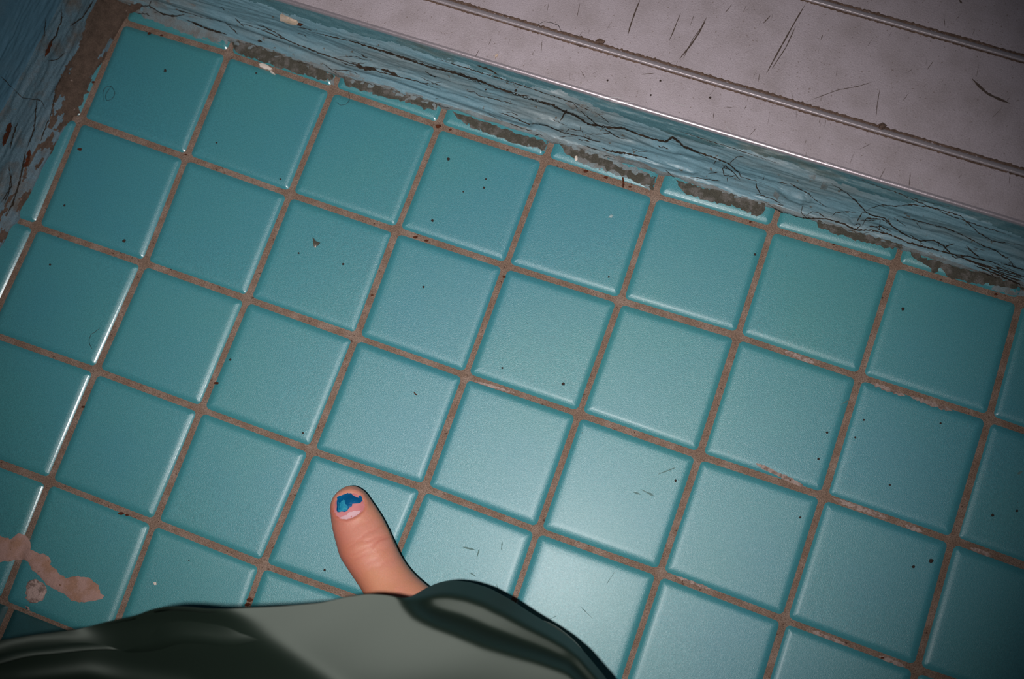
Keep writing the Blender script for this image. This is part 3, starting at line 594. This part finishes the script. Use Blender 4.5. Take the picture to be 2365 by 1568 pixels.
nt = M_skin.node_tree; bs = nt.nodes['Principled BSDF']; lk = bs.inputs['Base Color'].links[0].from_socket
an = nt.nodes.new('ShaderNodeAttribute'); an.attribute_name = 'ruddy'; mx = nt.nodes.new('ShaderNodeMix'); mx.data_type = 'RGBA'
nt.links.new(an.outputs['Fac'], mx.inputs[0]); nt.links.new(lk, mx.inputs[6]); mx.inputs[7].default_value = srgb(186, 88, 70); nt.links.new(mx.outputs[2], bs.inputs['Base Color'])
off = Vector(person.location)
bvb = BVHTree.FromPolygons([v.co.copy() for v in me.vertices], [tuple(p.vertices) for p in me.polygons])
for v in me.vertices: v.co -= off
if not me.materials: me.materials.append(M_skin)
body = bpy.data.objects.new('body', me); C.objects.link(body); body.parent = person
SB = [bvb]
nb = MB(); decal(nb, NAIL, 0, .00020, SB, amp=.25, inner=5, step=4, edge_off=-.00005)
decal(nb, [(783, 1197), (801, 1200), (816, 1195), (829, 1187), (834, 1179), (822, 1177), (808, 1182), (798, 1189)], 1, .00028, SB, amp=.4, inner=5, step=4, edge_off=.00018)
nb.v = [tuple(Vector(p)-off) for p in nb.v]
nail = nb.build('toenail', [M_nail, M_lunula], person)
pb2 = MB(); decal(pb2, [(778.5, 1149), (788, 1144.5), (797, 1141.5), (803, 1138.5), (811, 1138.6), (817, 1146), (823, 1149.5), (829, 1150.5), (828, 1146), (832, 1144.5), (836, 1149), (838, 1157), (833, 1161.5), (824, 1163.5), (814, 1164.5), (813, 1170), (806, 1174), (803, 1180), (797, 1182.5), (790, 1181.5), (781, 1183), (778.5, 1179), (779, 1165)], 0, .00042, SB, amp=.5, inner=4, step=4, edge_off=.00030)
decal(pb2, [(783, 1161), (792, 1154), (799, 1157), (801, 1166), (805, 1171), (801, 1179), (792, 1181), (782, 1181)], 1, .00046, SB, amp=.6, inner=4, step=4, edge_off=.00040)
pb2.v = [tuple(Vector(p)-off) for p in pb2.v]
o = pb2.build('nail_polish', [M_polish, M_polish2], nail); o['label'] = 'chipped bright blue nail polish'

# trouser leg: heights (metres above floor) along the satin folds, thin-plate interpolated
SIL = [(-420, 1640), (-200, 1540), (-40, 1487), (0, 1478), (90, 1464), (180, 1453), (250, 1436), (310, 1424), (350, 1408), (385, 1402), (430, 1403), (480, 1408), (515, 1407), (560, 1404), (650, 1400), (740, 1392), (800, 1378), (850, 1371), (895, 1374), (935, 1383), (960, 1372), (985, 1357), (1015, 1344), (1045, 1340), (1085, 1344), (1130, 1358), (1180, 1385), (1230, 1418), (1280, 1448), (1315, 1472), (1345, 1500), (1370, 1530), (1400, 1566), (1430, 1620), (1490, 1720), (1600, 1900), (1720, 2150)]
def poly_dist(X, Y, pl):
    P = np.array(pl, float); best = np.full(np.shape(X), 1e9)
    for a_, b_ in zip(P[:-1], P[1:]):
        d = b_-a_; t = np.clip(((X-a_[0])*d[0]+(Y-a_[1])*d[1])/(d@d), 0, 1)
        best = np.minimum(best, np.hypot(X-a_[0]-t*d[0], Y-a_[1]-t*d[1]))
    return best
def sp(x, w_): return w_*np.logaddexp(0, x/w_)
def side(X, Y, pl):      # True on the upper right side of the polyline
    P = np.array(pl, float); yy = np.interp(X, P[:, 0], P[:, 1]); return (Y < yy) & (X > P[0, 0])
L1 = [(925, 1378), (965, 1418), (1010, 1447), (1112, 1490), (1239, 1526), (1310, 1550), (1360, 1600), (1430, 1750), (1550, 2000), (1640, 2400)]
RID = [(-300, 1600), (-100, 1525), (25, 1483), (80, 1474), (148, 1472), (200, 1478), (240, 1487), (300, 1502), (400, 1540), (560, 1640)]
ARC = [(10, 1487), (40, 1478), (80, 1472), (140, 1470), (200, 1475), (250, 1485), (300, 1498)]
RS = [p for p in SIL if p[0] >= 935]
def fold_h(X, Y):
    z = .085+.00015*(((1402-X)**2-842**2)/5332+.045*(X-560))+.00015*((Y-1316)**2/5332-.02*(Y-1316))
    z = z+.00018*sp(Y-1680, 60)
    crease = (X-503)*-.554+(Y-1405)*.833+10*np.sin((Y-1400)/45.)*np.exp(-((Y-1425)/40.)**2)
    dr = np.sqrt(poly_dist(X, Y, RID)**2+900.)
    t1 = z-.00016*sp(crease, 9)*(1-.35/(1+np.exp(-(Y-1800)/120.)))
    t2 = z-.031-.00017*(dr-30)-.00011*sp(X-200, 40)
    z = t2+sp(t1-t2, .0045)-.002
    z = z+.003*np.exp(-(poly_dist(X, Y, [(-60, 1590), (200, 1560), (420, 1600)])/26.)**2)
    d1 = poly_dist(X, Y, L1); d2 = poly_dist(X, Y, RS); on = side(X, Y, L1); t = np.where(on, d1/(d1+d2+1e-6), 0)
    g = np.interp(t, [0, .04, .30, .35, .66, .74, 1], [0, -.0006, -.0125, -.0132, -.0140, -.0160, -.034])
    scale_ = np.clip((d1+d2)/70., 0, 1)
    z = z+np.where(on, g*scale_, 0)
    z = z-.004*np.exp(-((X-1065)*.5+(Y-1540)*-.2)**2/900.-((X-1065)*.35+(Y-1540)*.94)**2/180.)*0
    z = z+.0002*np.sin(X/70.+Y/45.)
    return np.maximum(.004+sp(z-.004, .004), .004)
SILa = np.array(SIL, float); ls = np.concatenate([[0], np.cumsum(np.hypot(*np.diff(SILa, axis=0).T))])
NU, NV = 520, 210
u = np.linspace(0, ls[-1], NU); sx = np.interp(u, ls, SILa[:, 0]); sy = np.interp(u, ls, SILa[:, 1])
for _ in range(6): sx[1:-1] = (sx[:-2]+2*sx[1:-1]+sx[2:])/4; sy[1:-1] = (sy[:-2]+2*sy[1:-1]+sy[2:])/4
v = np.linspace(0, 1, NV)**2.0
ex = np.interp(u, [0, ls[-1]], [-500, 1700]); ey = np.full(NU, 2380.)
GX = sx[:, None]*(1-v)+ex[:, None]*v; GY = sy[:, None]*(1-v)+ey[:, None]*v
GZ = fold_h(GX, GY)
for _ in range(8):
    GZ[1:-1] = (GZ[:-2]+2*GZ[1:-1]+GZ[2:])/4; GZ[:, 1:-1] = (GZ[:, :-2]+2*GZ[:, 1:-1]+GZ[:, 2:])/4
G = np.zeros((NU, NV+4, 3))
for i in range(NU):
    for j in range(NV):
        # hem rolls over: the first rows dip down at the silhouette
        G[i, j+4] = atz(GX[i, j], GY[i, j], GZ[i, j]-0.0006*math.exp(-j/1.5))
    e0 = G[i, 4].copy(); inn = (G[i, 12]-G[i, 4]); inn[2] = 0; ln = np.linalg.norm(inn)+1e-9; inn /= ln
    for k, (a, dz) in enumerate([(.014, -.004), (.010, -.0045), (.005, -.004), (.0015, -.002)]):
        G[i, k] = e0+inn*a+np.array([0, 0, max(dz, -e0[2]+.001)])
cl = MB(); cl.grid(G, 0)
cl.v = [tuple(Vector(p)-off) for p in cl.v]
tro = cl.build('trousers', M_satin, person); tro['label'] = 'dark green satin trouser leg draped over the foot'
M_satin.node_tree.nodes['Principled BSDF'].inputs['Specular Tint'].default_value = (.92, 1.0, .9, 1)
so = tro.modifiers.new('thickness', 'SOLIDIFY'); so.thickness = .0007; so.offset = -1
